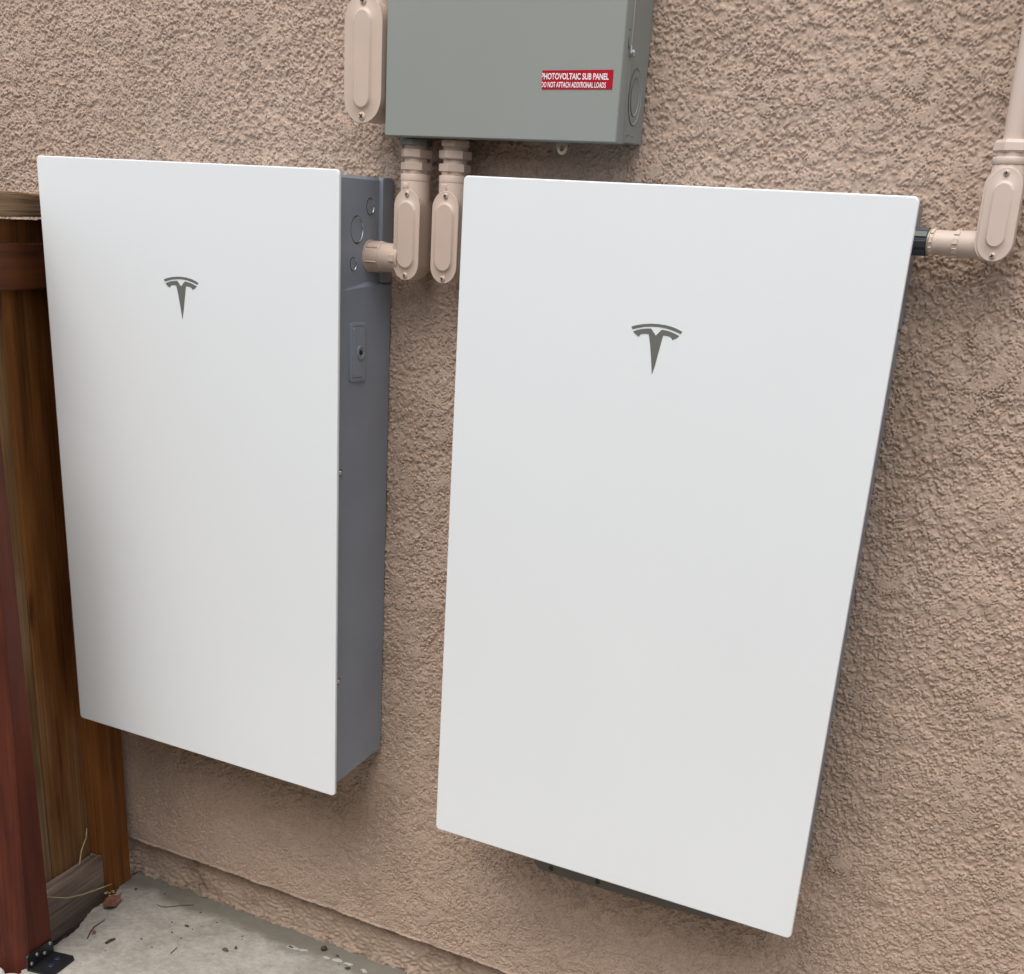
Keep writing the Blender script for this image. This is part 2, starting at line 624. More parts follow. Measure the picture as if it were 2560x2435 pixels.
def grid_object(name, xs, zs, yy, mat, holes=(), fill_y=None):
    nx, nz = len(xs), len(zs)
    X, Z = np.meshgrid(xs, zs)
    co = np.stack([X, yy, Z], -1).reshape(-1, 3).astype(np.float32)
    idx = np.arange(nx * nz).reshape(nz, nx)
    quads = np.stack([idx[:-1, :-1], idx[:-1, 1:], idx[1:, 1:], idx[1:, :-1]], -1)
    keep = np.ones((nz - 1, nx - 1), bool)
    xc = (xs[:-1] + xs[1:]) / 2
    zc = (zs[:-1] + zs[1:]) / 2
    extra_v, extra_f = [], []
    for (x0, x1, z0, z1) in holes:
        keep &= ~(((xc > x0) & (xc < x1))[None, :] & ((zc > z0) & (zc < z1))[:, None])
        o = nx * nz + len(extra_v)
        e = 0.004
        extra_v += [(x0 - e, fill_y, z0 - e), (x1 + e, fill_y, z0 - e), (x1 + e, fill_y, z1 + e), (x0 - e, fill_y, z1 + e)]
        extra_f.append((o, o + 1, o + 2, o + 3))
    # plain wall that carries on beyond the detailed part
    xa, xb, za, zb = xs[0], xs[-1], zs[0], zs[-1]
    if name == 'stucco':
        o = nx * nz + len(extra_v)
        by = W0
        P = [(-6, by, za), (xa, by, za), (xa, by, zb), (-6, by, zb), (xb, by, za), (6, by, za), (6, by, zb), (xb, by, zb),
             (-6, by, 2.6), (6, by, 2.6), (-6, W0 + .2, za), (6, W0 + .2, za)]
        extra_v += P
        extra_f += [(o, o + 1, o + 2, o + 3), (o + 4, o + 5, o + 6, o + 7), (o + 3, o + 2, o + 7, o + 6, o + 9, o + 8), (o, o + 10, o + 11, o + 5)]
    q = quads[keep]
    co = np.concatenate([co, np.array(extra_v, np.float32).reshape(-1, 3)])
    me = bpy.data.meshes.new(name)
    me.vertices.add(len(co))
    me.vertices.foreach_set('co', co.ravel())
    nl = q.size + sum(len(f) for f in extra_f)
    npoly = len(q) + len(extra_f)
    loops = np.concatenate([q.ravel()] + [np.array(f) for f in extra_f]).astype(np.int32)
    starts = np.concatenate([np.arange(len(q)) * 4, q.size + np.cumsum([0] + [len(f) for f in extra_f])[:-1]] if extra_f else [np.arange(len(q)) * 4]).astype(np.int32)
    me.loops.add(nl)
    me.loops.foreach_set('vertex_index', loops)
    me.polygons.add(npoly)
    me.polygons.foreach_set('loop_start', starts)
    me.update(calc_edges=True)
    me.validate()
    me.shade_smooth()
    me.materials.append(mat)
    o = bpy.data.objects.new(name, me)
    col.objects.link(o)
    return o


step = 0.00128
xs = np.arange(-1.42, 1.16, step)
zs = np.arange(LEDGE, 1.50, step)
nx, nz = len(xs), len(zs)
XX, ZZ = np.meshgrid(xs, zs)
gf = band(nx, nz, step, 0.0055, 0.40, 3)
rag = band(nx, nz, step, 0.0068, 0.55, 5)
low = band(nx, nz, step, 0.20, 0.6, 4)
# trowelled-flat patches: upper right and the low part of the wall are flatter, the upper left is rough
flat = sstep(-0.9, 1.2, 0.9 * low + 1.5 * sstep(0.35, 0.75, XX) * sstep(0.9, 1.3, ZZ)
             + 0.9 * sstep(0.35, -0.2, ZZ) - 0.8 * sstep(-0.2, -0.9, XX) * sstep(0.6, 1.1, ZZ))
holes = [(-0.93, -0.36, 0.12, 1.08), (0.10, 0.64, 0.12, 1.08)]
H = 0.00045 * band(nx, nz, step, 0.016, 0.5, 6)
rg = np.random.default_rng(99)


def spatter(n, r_med, r_sig, h_med, pick):
    """overlapping thrown blobs of plaster with ragged, steep rims"""
    cx_ = rg.uniform(xs[0], xs[-1], n)
    cz_ = rg.uniform(zs[0], zs[-1], n)
    rr_ = r_med * np.exp(r_sig * rg.standard_normal(n))
    hm_ = h_med * rg.uniform(0.35, 1.25, n)
    tx_, tz_ = rg.normal(0, 0.07, n), rg.normal(0, 0.07, n)
    el_, an_ = rg.uniform(1.0, 1.9, n), rg.normal(0.35, 0.7, n)
    us_ = rg.random(n)
    for i in range(n):
        x, z, r = cx_[i], cz_[i], rr_[i]
        if any(a + .01 < x < b - .01 and c + .01 < z < d - .01 for a, b, c, d in holes):
            continue
        ix, iz = int((x - xs[0]) / step), int((z - zs[0]) / step)
        f_ = flat[min(iz, nz - 1), min(ix, nx - 1)]
        if us_[i] > pick(f_):
            continue
        k = int(r * 1.9 / step) + 1
        a0_, a1_, b0_, b1_ = max(ix - k, 0), min(ix + k + 1, nx), max(iz - k, 0), min(iz + k + 1, nz)
        if a1_ <= a0_ or b1_ <= b0_:
            continue
        dx = (xs[a0_:a1_] - x)[None, :]
        dz = (zs[b0_:b1_] - z)[:, None]
        ca, sa = math.cos(an_[i]), math.sin(an_[i])
        e = math.sqrt(el_[i])
        u, v = (dx * ca + dz * sa) / e, (-dx * sa + dz * ca) * e
        d = np.sqrt(u * u + v * v) / r + 0.30 * rag[b0_:b1_, a0_:a1_] + 0.10 * gf[b0_:b1_, a0_:a1_]
        m = np.clip((1.0 - d) * r / (1.1 * step) + 0.5, 0, 1)
        hgt = hm_[i] + tx_[i] * dx + tz_[i] * dz
        sub = H[b0_:b1_, a0_:a1_]
        np.maximum(sub, sub + (hgt - sub) * m, out=sub)


spatter(98000, 0.0028, 0.36, 0.0029, lambda f: 1.0 - 0.45 * f)
spatter(9500, 0.0066, 0.45, 0.0029, lambda f: 0.25 + 0.75 * f)
spatter(46000, 0.0023, 0.30, 0.0042, lambda f: 0.9 - 0.7 * f)
top_ = 0.0042 - 0.0013 * flat
hh = np.minimum(H, top_ + 0.12 * (H - top_)) + 0.00016 * gf + 0.0011 * low - 0.0015
# ragged lower lip
lip = sstep(0.007, 0.0, ZZ - LEDGE) * (1.0 + 0.5 * low + 0.25 * rag)
hh = hh * (0.6 + 0.4 * sstep(0.0, 0.02, ZZ - LEDGE)) - 0.0008
yy = W0 - hh - 0.0028 * lip
yy[0, :] += 0.002
wall = thing('house_wall', 'beige sprayed stucco house wall that carries the white batteries and conduits', 'wall', (0, W0, LEDGE))
ORG['house_wall'] = (0, W0, LEDGE)
so = grid_object('stucco', xs, zs, yy, M['stucco'], holes, W0 + 0.006)
so.data.transform(Matrix.Translation((0, -W0, -LEDGE)))
so.parent = wall

# recessed painted foundation under the stucco
step2 = 0.0026
xs2 = np.arange(-1.42, 1.2, step2)
zs2 = np.arange(GROUND - 0.03, LEDGE + 0.02, step2)
n2x, n2z = len(xs2), len(zs2)
X2, Z2 = np.meshgrid(xs2, zs2)
f1 = band(n2x, n2z, step2, 0.018, 0.45, 11, 0.2, 1.3)
f2 = band(n2x, n2z, step2, 0.12, 0.6, 12)
hf = 0.0011 * f1 + 0.0016 * f2
foot = sstep(0.022, 0.0, Z2 - GROUND) * (0.5 + 0.30 * band(n2x, 1, step2, 0.06, 1.0, 13) + 0.06 * f1)
yf = 0.066 - hf - 0.008 * foot
fo = grid_object('foundation', xs2, zs2, yf, M['foundation'])
fo.data.transform(Matrix.Translation((0, -W0, -LEDGE)))
fo.parent = wall

# ------------------------------------------------------------------ ground
TH = R(15)
Q = Vector((-1.0482, -0.0305, 0))


def fw(a, n, z=0.0):
    """fence frame -> world: a runs along the fence away from the wall, n towards the yard"""
    return (Q.x + a * math.sin(TH) + n * math.cos(TH), Q.y - a * math.cos(TH) + n * math.sin(TH), z)


mb = MB()
mb.add([(-40, -60, -0.545), (40, -60, -0.545), (40, 0.24, -0.545), (-40, 0.24, -0.545)], [(0, 1, 2, 3)])
structure(obj('ground', mb, M['soil']))

edge = []
for i in range(70):
    a = -0.07 + i * 0.0085
    n = 0.002 + 0.105 * max(0, a) * 1.0 + 0.006 * math.sin(a * 31) + rnd.uniform(-0.003, 0.003)
    if a > 0.36:
        n = 0.038 + rnd.uniform(-.004, .004)
    if a > 0.475:
        n = 0.045 - (a - 0.475) * 0.15 + rnd.uniform(-.004, .004)
    edge.append(fw(a, n)[:2])
poly = [(-1.075, 0.09)] + edge + [fw(0.62, 0.02)[:2], fw(4.5, 0.02)[:2], (4, -5), (4, 0.09)]
mb = MB()
npz = len(poly)
top = [(x, y, GROUND) for x, y in poly]
bot = [(x + 0.004 * (i % 2), y, GROUND - 0.06) for i, (x, y) in enumerate(poly)]
mb.add(top + bot, [tuple(range(npz))] + [(i, (i + 1) % npz, (i + 1) % npz + npz, i + npz) for i in range(npz)])
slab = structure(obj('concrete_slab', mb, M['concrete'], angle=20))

mb = MB()
a0 = [fw(0.475, 0.035), fw(0.475, -1.5), fw(4.5, -1.5), fw(4.5, 0.018)]
mb.add([(x, y, -0.512) for x, y, z in a0], [(0, 1, 2, 3)])
structure(obj('gravel_bed', mb, M['gravelbed']))


# ------------------------------------------------------------------ batteries
ARC = [(0.3313, 0.9507), (0.3408, 0.9538), (0.3521, 0.9561), (0.3654, 0.9577), (0.3775, 0.9581), (0.3906, 0.9576), (0.4036, 0.9558), (0.4120, 0.9535), (0.4202, 0.9506),
       (0.4181, 0.947), (0.4059, 0.9506), (0.3929, 0.953), (0.3794, 0.9541), (0.3659, 0.9536), (0.3533, 0.9521), (0.3421, 0.9495), (0.3334, 0.9469)]
TEE = [(0.3351, 0.9439), (0.3417, 0.9467), (0.3508, 0.949), (0.3599, 0.9503), (0.3661, 0.9508), (0.3755, 0.9413), (0.385, 0.9506), (0.3933, 0.9501), (0.4010, 0.9488), (0.4090, 0.9466), (0.416, 0.9441),
       (0.4121, 0.9409), (0.4082, 0.9388), (0.4045, 0.9374), (0.4035, 0.9396), (0.4011, 0.9413), (0.3971, 0.9423), (0.3921, 0.9427), (0.3880, 0.9425), (0.3832, 0.9178), (0.3793, 0.8978),
       (0.3756, 0.8843), (0.3715, 0.9072), (0.3672, 0.9276), (0.363, 0.9423), (0.358, 0.9426), (0.3523, 0.942), (0.3492, 0.9411), (0.3473, 0.9394), (0.3464, 0.9373), (0.3426, 0.9388), (0.3388, 0.9409)]
GF = -0.147


def ring_groove(mb, x, cy, cz, ry, rz, wd, out=0.0007):
    """thin raised ring on an x-facing side"""
    n = 40
    a, b, c = [], [], []
    for i in range(n):
        t = 2 * math.pi * i / n
        for lst, k, dx in ((a, 1 + wd, -0.0002), (b, 1.0, out), (c, 1 - wd, -0.0002)):
            lst.append((x + dx, cy + ry * k * math.cos(t), cz + rz * k * math.sin(t)))
    mb.cur = 1
    mb.loft([a, b], False, False)
    mb.cur = 0
    mb.loft([b, c], False, False)


def battery(x0, z0, label, right_inset, under_plate):
    t = thing('battery_unit', label, 'home battery', (x0, W0, z0), group='white wall-mounted battery units')
    X = lambda v: x0 + v
    Z = lambda v: z0 + v
    # glass front
    mb = MB()
    w_, h_ = 0.755, 1.15
    rings = []
    for ins, y in ((0.0012, GF + 0.0075), (0.0, GF + 0.0065), (0.0, GF + 0.0014), (0.0004, GF + 0.0006), (0.0011, GF + 0.0001), (0.0020, GF)):
        rings.append(rrect(x0 + ins, x0 + w_ - ins, z0 + ins, z0 + h_ - ins, 0.0085 - ins * 0.9, y, 8))
    mb.cur = 1
    mb.loft(rings, True, False)
    mb.cur = 0
    mb.loft([rings[-1]], False, True)
    glass = part('glass_front', mb, [M['glass'], M['rim']], t, angle=60)
    mb = MB()
    for pl in (ARC, TEE):
        mb.prism([(x0 + a, z0 + b) for a, b in pl], GF - 0.0005, GF + 0.0004)
    part('emblem', mb, M['emblem'], t, glass)
    # casing
    xl, xr = x0 + 0.03, x0 + w_ - right_inset
    bk = W0 - 0.004
    rc = 0.0055
    prof_low = [(-0.1385, Z(0.0095)), (0.0123, Z(0.0487)), (bk, Z(0.0517)), (bk, Z(0.968)), (-0.011, Z(0.968)), (-0.119, Z(0.9578)), (-0.1385, Z(0.957))]
    V = []
    F = []

    def vv(x, y, z):
        V.append((x, y, z))
        return len(V) - 1
    lowR = [vv(xr, y, z) for y, z in prof_low]
    sl = lambda y: xr - rc * (y + 0.119) / 0.09
    f1_, f2_, f3_ = vv(sl(-0.029), -0.029, Z(0.9736)), vv(sl(bk), bk, Z(0.9736)), vv(sl(bk), bk, Z(1.139))
    ut1, ut0 = vv(sl(bk) - 0.004, bk, Z(1.144)), vv(xr - 0.004, -0.1385, Z(1.144))
    us0 = vv(xr, -0.1385, Z(1.139))
    us1, ut2 = vv(xr, -0.119, Z(1.139)), vv(xr - 0.004, -0.119, Z(1.144))
    F.append(lowR)
    F.append((lowR[5], lowR[4], lowR[3], f2_, f1_))
    F.append((lowR[5], f1_, f2_, f3_, us1))
    F.append((lowR[6], lowR[5], us1, us0))
    F.append((us1, f3_, ut1, ut2))
    F.append((us0, us1, ut2, ut0))
    L0 = vv(xl, -0.1385, Z(0.0095)); L1 = vv(xl, 0.0123, Z(0.0487)); L2 = vv(xl, bk, Z(0.0517)); L3 = vv(xl, bk, Z(1.144)); L4 = vv(xl, -0.1385, Z(1.144))
    F.append((L4, L3, L2, L1, L0))
    F.append((L0, L1, lowR[1], lowR[0]))
    F.append((L1, L2, lowR[2], lowR[1]))
    F.append((L3, L4, ut0, ut2, ut1))
    F.append((L2, L3, ut1, f3_, f2_, lowR[3], lowR[2]))
    F.append((L4, L0, lowR[0], lowR[6], us0, ut0))
    mb = MB().add(V, F)
    part('casing', mb, M['casing'], t, angle=25)
    # mounting flange at the back of the connection pocket
    mb = MB()
    rings = []
    for dx, ins in ((-0.02, 0.0), (-0.0012, 0.0), (0.0, 0.0012)):
        pts = rrect_x(0.005 + ins, bk + 0.002, Z(0.972) + ins, Z(1.1445) - ins, 0.006, xr + dx)
        rings.append(pts)
    mb.loft(rings)
    part('mounting_flange', mb, M['casing'], t)
    # shadow gap spacer between glass and casing
    mb = MB().box((x0 + 0.012, GF + 0.0075, z0 + 0.012), (x0 + w_ - 0.012, -0.1387, z0 + h_ - 0.012))
    part('spacer_frame', mb, M['casing_dark'], t)
    # knockouts on the connection side (upper side leans inwards a little towards the wall)
    side = sl
    for cy, cz, ry, rz in ((-0.066, 1.0581, 0.0180, 0.0215), (-0.0245, 1.0966, 0.0112, 0.0131), (-0.0763, 1.0024, 0.0090, 0.0109)):
        mb = MB()
        ring_groove(mb, side(cy) + 0.0003, cy, Z(cz), ry, rz, 0.075, 0.0011)
        part('knockout', mb, [M['greyring'], M['casing_dark']], t)
    # isolator cover and button
    mb = MB()
    rings = [rrect_x(-0.0895, -0.0425, Z(0.8035), Z(0.906), 0.007, xr - 0.001), rrect_x(-0.0895, -0.0425, Z(0.8035), Z(0.906), 0.007, xr + 0.0032),
             rrect_x(-0.0875, -0.0445, Z(0.8055), Z(0.904), 0.006, xr + 0.0042), rrect_x(-0.0840, -0.0480, Z(0.809), Z(0.9005), 0.005, xr + 0.0042),
             rrect_x(-0.0830, -0.0490, Z(0.810), Z(0.8995), 0.005, xr + 0.0030), rrect_x(-0.0815, -0.0505, Z(0.8115), Z(0.898), 0.004, xr + 0.0030),
             rrect_x(-0.0808, -0.0512, Z(0.8122), Z(0.8973), 0.004, xr + 0.0048)]
    mb.loft(rings)
    iso = part('isolator_cover', mb, M['casing'], t, angle=30)
    mb = MB()
    mb.lathe((xr + 0.004, -0.0592, Z(0.8545)), 'x', [(0, 0.0125), (0.0022, 0.0125), (0.003, 0.0115), (0.003, 0.0088), (-0.001, 0.0080)], 32, caps=False)
    mb.cur = 1
    mb.lathe((xr + 0.0038, -0.0592, Z(0.8545)), 'x', [(0, 0.0092), (0.0003, 0.0001)], 24, caps=False)
    mb.lathe((xr + 0.0038, -0.0592, Z(0.8545)), 'x', [(0, 0.0046), (0.002, 0.0040), (0.0022, 0.0001)], 16, caps=False)
    part('switch_button', mb, [M['casing'], M['casing_dark']], t, iso)
    for cz in (0.6434, 0.2345):
        mb = MB()
        mb.lathe((xr - 0.0005, -0.1105, Z(cz)), 'x', [(0, 0.0068), (0.0006, 0.0068), (0.0007, 0.0055), (0.0003, 0.0050)], 20, caps=False)
        mb.cur = 1
        mb.lathe((xr, -0.1105, Z(cz)), 'x', [(0.0004, 0.0052), (0.0022, 0.0038), (0.0024, 0.0001)], 16, caps=False)
        part('screw', mb, [M['casing_dark'], M['galv']], t)
    if under_plate:
        mb = MB()
        out = [(0.1292, -0.098), (0.140, -0.107), (0.152, -0.110), (0.40, -0.1085), (0.535, -0.101), (0.585, -0.0925), (0.60, -0.06), (0.60, 0.06), (0.1292, 0.06)]
        mb.prism([(x0 + a, z0 + b) for a, b in out], W0 - 0.0075, W0 + 0.002)
        mb.cur = 1
        for hx, hz in ((0.1716, -0.1000), (0.2807, -0.0975)):
            mb.lathe((x0 + hx, W0 - 0.0078, z0 + hz), 'y', [(0, 0.006), (0.0002, 0.0001)], 18, caps=False)
        part('mounting_plate', mb, [M['bracket'], M['hole']], t)
    return t


M['rim'] = plain('polished glass edge', (0.86, 0.875, 0.87), rough=0.12)
M['paleedge'] = plain('enamel edge highlight', (0.40, 0.42, 0.39), rough=0.35)  # paler than the enamel: the rolled edge's highlight put into the colour
M['hole'] = plain('drilled hole', (0.06, 0.055, 0.05), rough=0.8)
M['knockdark'] = plain('shadowed grey groove', (0.10, 0.105, 0.095), rough=0.6)
M['greyring'] = plain('bright knockout ring', (0.42, 0.44, 0.46), rough=0.25, metal=0.9, var=0.75, vscale=55)  # bright, uneven tone for the inner slope of the casing knockouts
XL = -1.0122
battery(XL, 0.0005, 'white glass-fronted battery beside the brown wooden fence, its grey right side showing', 0.020, False)
battery(0.0, 0.0, 'white glass-fronted battery with a dark conduit hub at its upper right, away from the fence', 0.0515, True)


# ------------------------------------------------------------------ conduit pieces
def screw_on(t, cover, x, y, z, r=0.0052, m='beige', slot='slot', rot=0.4):
    mb = MB()
    mb.lathe((x, y, z), 'y', [(0.001, r), (-0.0006, r), (-0.0019, r * 0.82), (-0.0028, r * 0.45), (-0.0030, 0.0001)], 18, caps=False)
    mb.cur = 1
    ca, sa = math.cos(rot), math.sin(rot)
    for (l, w_) in ((r * 0.62, r * 0.16), (r * 0.16, r * 0.62)):
        P = [(-l, -w_), (l, -w_), (l, w_), (-l, w_)]
        mb.add([(x + a * ca - b * sa, y - 0.0031, z + a * sa + b * ca) for a, b in P], [(0, 1, 2, 3)])
    return part('screw', mb, [M[m], M[slot]], t, cover)


def cover_plate(t, cx, yf, z0, z1, r, mat, emb=(0.0068, 0.0115), emb_h=0.0035, screw_in=0.0078, sr=0.0052, top_margin=None, rots=(0.4, 0.9)):
    """gasketed capsule cover with pressed-out middle; emb = insets of foot and head of the pressing"""
    cz, half = (z0 + z1) / 2, (z1 - z0) / 2 - r
    ez = screw_in + 0.0085
    mb = MB()
    A = stadium
    hh_ = (z1 - z0) / 2 - ez          # half length of the pressing foot
    r1, r2 = r - emb[0], r - emb[1]
    rings = [A(cx, cz, half, r - 0.0004, yf + 0.003), A(cx, cz, half, r, yf + 0.0024), A(cx, cz, half, r, yf + 0.0007), A(cx, cz, half, r - 0.0007, yf)]
    rings += [A(cx, cz, hh_ - r1, r1, yf), A(cx, cz, hh_ - r1, r1 - 0.0009, yf - 0.0006)]
    k = 4
    for i in range(1, k + 1):
        s = i / k
        e = s * s * (3 - 2 * s)
        rr = r1 - 0.0009 + (r2 - r1 + 0.0009) * s
        rings.append(A(cx, cz, hh_ - r1, rr, yf - 0.0006 - (emb_h - 0.0006) * e))
    mb.loft(rings)
    cov = part('cover', mb, mat, t, angle=40)
    screw_on(t, cov, cx, yf, z1 - screw_in, sr, 'beige', 'slot', rots[0])
    screw_on(t, cov, cx, yf, z0 + screw_in, sr, 'beige', 'slot', rots[1])
    return cov


def conduit_drop(cx, label, side_hub, lock_mat, phase):
    yc = -0.010
    t = thing('conduit_elbow', label, 'conduit fitting', (cx, yc, 0.98), group='conduit elbows under the grey panel')
    b = M['beige']
    z1_, z0_ = 1.128, 0.9825
    # body behind the cover
    mb = MB()
    cz = (z0_ + z1_) / 2
    rings = []
    for y, r, dz in ((-0.0368, 0.0262, 0), (-0.031, 0.0268, 0), (-0.008, 0.0268, 0), (0.004, 0.0255, -0.001), (0.012, 0.022, -0.003), (0.017, 0.015, -0.005), (0.019, 0.004, -0.008)):
        rings.append(stadium(cx, cz, 0.0455 + dz * 0.4, r, y))
    mb.loft(rings)
    mb.lathe((cx, yc, 0), 'z', [(1.09, 0.0262), (1.140, 0.0266), (1.1413, 0.0262)], 32)
    mb.lathe((cx, yc, 0), 'z', [(1.1413, 0.0262), (1.1418, 0.0270), (1.1505, 0.0270), (1.1520, 0.0262)], 32)
    # cast tab above the cover
    mb.box((cx - 0.009, yc - 0.0280, 1.126), (cx + 0.003, yc - 0.02, 1.1385), 0.0012)
    part('elbow_body', mb, b, t, angle=45)
    cover_plate(t, cx + 0.0032, -0.0395, z0_, z1_, 0.0279, b, rots=(rnd.uniform(0, 1.5), rnd.uniform(0, 1.5)))
    # threads and nuts up to the panel
    mb = MB()
    prof = []
    z = 1.150
    while z < 1.158:
        prof += [(z, 0.0236), (z + 0.0008, 0.0228)]
        z += 0.0016
    prof += [(1.158, 0.0205), (1.190, 0.0205)]
    z = 1.1905
    while z < 1.204:
        prof += [(z, 0.0222), (z + 0.0009, 0.0212)]
        z += 0.0018
    prof += [(1.2120, 0.0215)]
    mb.lathe((cx, yc, 0), 'z', prof, 28)
    part('nipple', mb, b, t, angle=20)

    def hexnut(za, zb, r, ph, mat, name):
        mb = MB()
        ch = 0.0018
        mb.lathe((cx, yc, 0), 'z', [(za, r - 0.003), (za, r - 0.0024), (za + ch, r), (zb - ch * 0.5, r), (zb, r - 0.0018), (zb, r - 0.004)], 6, ph)
        part(name, mb, mat, t, angle=15)
    hexnut(1.1768, 1.1905, 0.0285, phase, b, 'compression_nut')
    hexnut(1.1568, 1.1700, 0.0278, phase + 0.15, b, 'hex_nut')
    hexnut(1.1953, 1.2060, 0.0268, phase + 0.5, lock_mat, 'locknut')
    if side_hub:
        mb = MB()
        yy_, zz_ = -0.021, 1.0166
        xa = XL + 0.755 - 0.020 - 0.0055
        prof = [(xa, 0.0268), (xa + 0.0035, 0.0268), (xa + 0.004, 0.0243), (xa + 0.030, 0.0240), (xa + 0.0305, 0.0248), (xa + 0.0335, 0.0248), (xa + 0.034, 0.0236), (cx - 0.015, 0.0236)]
        mb.lathe((0, yy_, zz_), 'x', prof, 36)
        for k in range(6):     # gripping ribs
            tt = k * math.pi / 3 + 0.35
            cyk, czk = yy_ + 0.0245 * math.cos(tt), zz_ + 0.0245 * math.sin(tt)
            mb.tube([(xa + 0.004, cyk, czk), (xa + 0.029, cyk, czk)], 0.0016, 6)
        mb.box((cx - 0.0305, yy_ - 0.0255, zz_ - 0.006), (cx - 0.020, yy_ - 0.018, zz_ + 0.006), 0.001)
        part('side_connector', mb, b, t, angle=35)
    return t


conduit_drop(-0.1935, 'beige conduit elbow under the grey panel, plugged into the side of a battery', True, M['greymetal'], 0.30)
conduit_drop(-0.1112, 'beige conduit elbow under the grey panel, tucked behind a white glass edge', False, M['beige'], 0.52)

# big elbow at the left of the panel
cx, yf = -0.2768, -0.060
t = thing('conduit_elbow', 'large beige conduit elbow with long capsule cover, left of the grey electrical panel', 'conduit fitting', (cx, 0.0, 1.225))
mb = MB()
rings = []
for y, r in ((-0.056, 0.0375), (-0.050, 0.0385), (-0.010, 0.0385), (0.006, 0.036), (0.018, 0.030), (0.026, 0.020), (0.029, 0.006)):
    rings.append(stadium(cx, 1.320, 0.0545, r, y))
mb.loft(rings)
mb.lathe((0, -0.004, 1.275), 'x', [(cx + 0.02, 0.026), (-0.2268, 0.026)], 28)
mb.lathe((cx, -0.012, 0), 'z', [(1.38, 0.036), (1.47, 0.036), (1.48, 0.033), (1.75, 0.030)], 28)
part('elbow_body', mb, M['beige'], t, angle=45)
cover_plate(t, cx, yf, 1.2248, 1.4155, 0.0402, M['beige'], emb=(0.0190, 0.0245), emb_h=0.0045, screw_in=0.0108, sr=0.0070, rots=(0.2, 0.9))

# run at the right: pipe, elbow, stub into the right battery
tilt = R(-1.6)
cx, yc, zb = 0.0, 0.0, 0.0
ORX, ORY, ORZ = 0.8352, -0.012, 1.0753
t = thing('conduit_run', 'pale beige conduit run with upright pipe, elbow and a stub ending in a dark hub', 'conduit', (ORX, ORY, ORZ))
bp_ = M['beige_pale']


def tilted(mb):
    """lean the run about its base"""
    out = []
    for x, y, z in mb.v:
        dx, dz = x - ORX, z - ORZ
        out.append((ORX + dx * math.cos(tilt) + dz * math.sin(tilt), y, ORZ - dx * math.sin(tilt) + dz * math.cos(tilt)))
    mb.v = out
    return mb


_part = part


def tpart(name, mb, mats, th, parent=None, label=None, angle=35):
    return _part(name, tilted(mb), mats, th, parent, label, angle)


mb = MB()
rings = []
for y, r, in ((-0.0378, 0.0235), (-0.033, 0.0240), (-0.008, 0.0240), (0.003, 0.0225), (0.010, 0.019), (0.014, 0.013), (0.016, 0.004)):
    rings.append(stadium(ORX, 1.1345, 0.0350, r, y))
mb.loft(rings)
mb.lathe((ORX, ORY, 0), 'z', [(1.15, 0.0232), (1.1965, 0.0234), (1.1975, 0.0228)], 32)
tpart('elbow_body', mb, bp_, t, angle=45)
part = tpart
cover_plate(t, ORX + 0.0055, -0.0405, 1.0750, 1.1940, 0.0252, bp_, emb=(0.0095, 0.0135), emb_h=0.0032, screw_in=0.0075, sr=0.0046, rots=(0.0, 0.3))
part = _part
mb = MB().lathe((ORX, ORY, 0), 'z', [(1.1975, 0.0240), (1.1985, 0.0250), (1.2055, 0.0250), (1.2070, 0.0242)], 12, 0.1)
tpart('coupling_ring', mb, bp_, t, angle=20)
mb = MB()
mb.lathe((ORX, ORY, 0), 'z', [(1.2060, 0.0205), (1.2140, 0.0205)], 28)
mb.lathe((ORX, ORY, 0), 'z', [(1.2125, 0.0215), (1.2128, 0.0238), (1.2150, 0.0262), (1.2245, 0.0250), (1.2285, 0.0222), (1.2288, 0.016)], 6, 0.35)
tpart('compression_nut', mb, bp_, t, angle=15)
mb = MB().lathe((ORX, ORY, 0), 'z', [(1.215, 0.0150), (1.75, 0.0150)], 32)
tpart('pipe', mb, bp_, t)
# stub towards the battery
zs_ = 1.0955
mb = MB()
mb.lathe((0, ORY, zs_), 'x', [(0.7405, 0.0166), (0.778, 0.0166)], 32)
mb.lathe((0, ORY, zs_), 'x', [(0.783, 0.0170), (0.7855, 0.0178), (0.8005, 0.0180), (0.812, 0.0190), (0.822, 0.020)], 32)
part('stub_pipe', mb, bp_, t)


def castle_ring(xa, xb, r, mats):
    mb = MB()
    mb.lathe((0, ORY, zs_), 'x', [(xa, r - 0.002), (xa, r), (xb, r), (xb, r - 0.002)], 32, caps=False)
    for k in range(9):
        tt = 2 * math.pi * k / 9 + 0.2
        c_, s_ = math.cos(tt), math.sin(tt)
        ux, uy = -s_, c_
        P = []
        for rr in (r - 0.001, r + 0.0016):
            for sgn in (-1, 1):
                P.append((ORY + rr * c_ + sgn * 0.0036 * ux, zs_ + rr * s_ + sgn * 0.0036 * uy))
        vs = [(x, p[0], p[1]) for x in (xa + 0.0006, xb - 0.0006) for p in (P[0], P[1], P[3], P[2])]
        mb.add(vs, [(0, 1, 2, 3), (4, 5, 6, 7), (0, 1, 5, 4), (1, 2, 6, 5), (2, 3, 7, 6), (3, 0, 4, 7)])
    return part('locknut', mb, mats, t, angle=20)


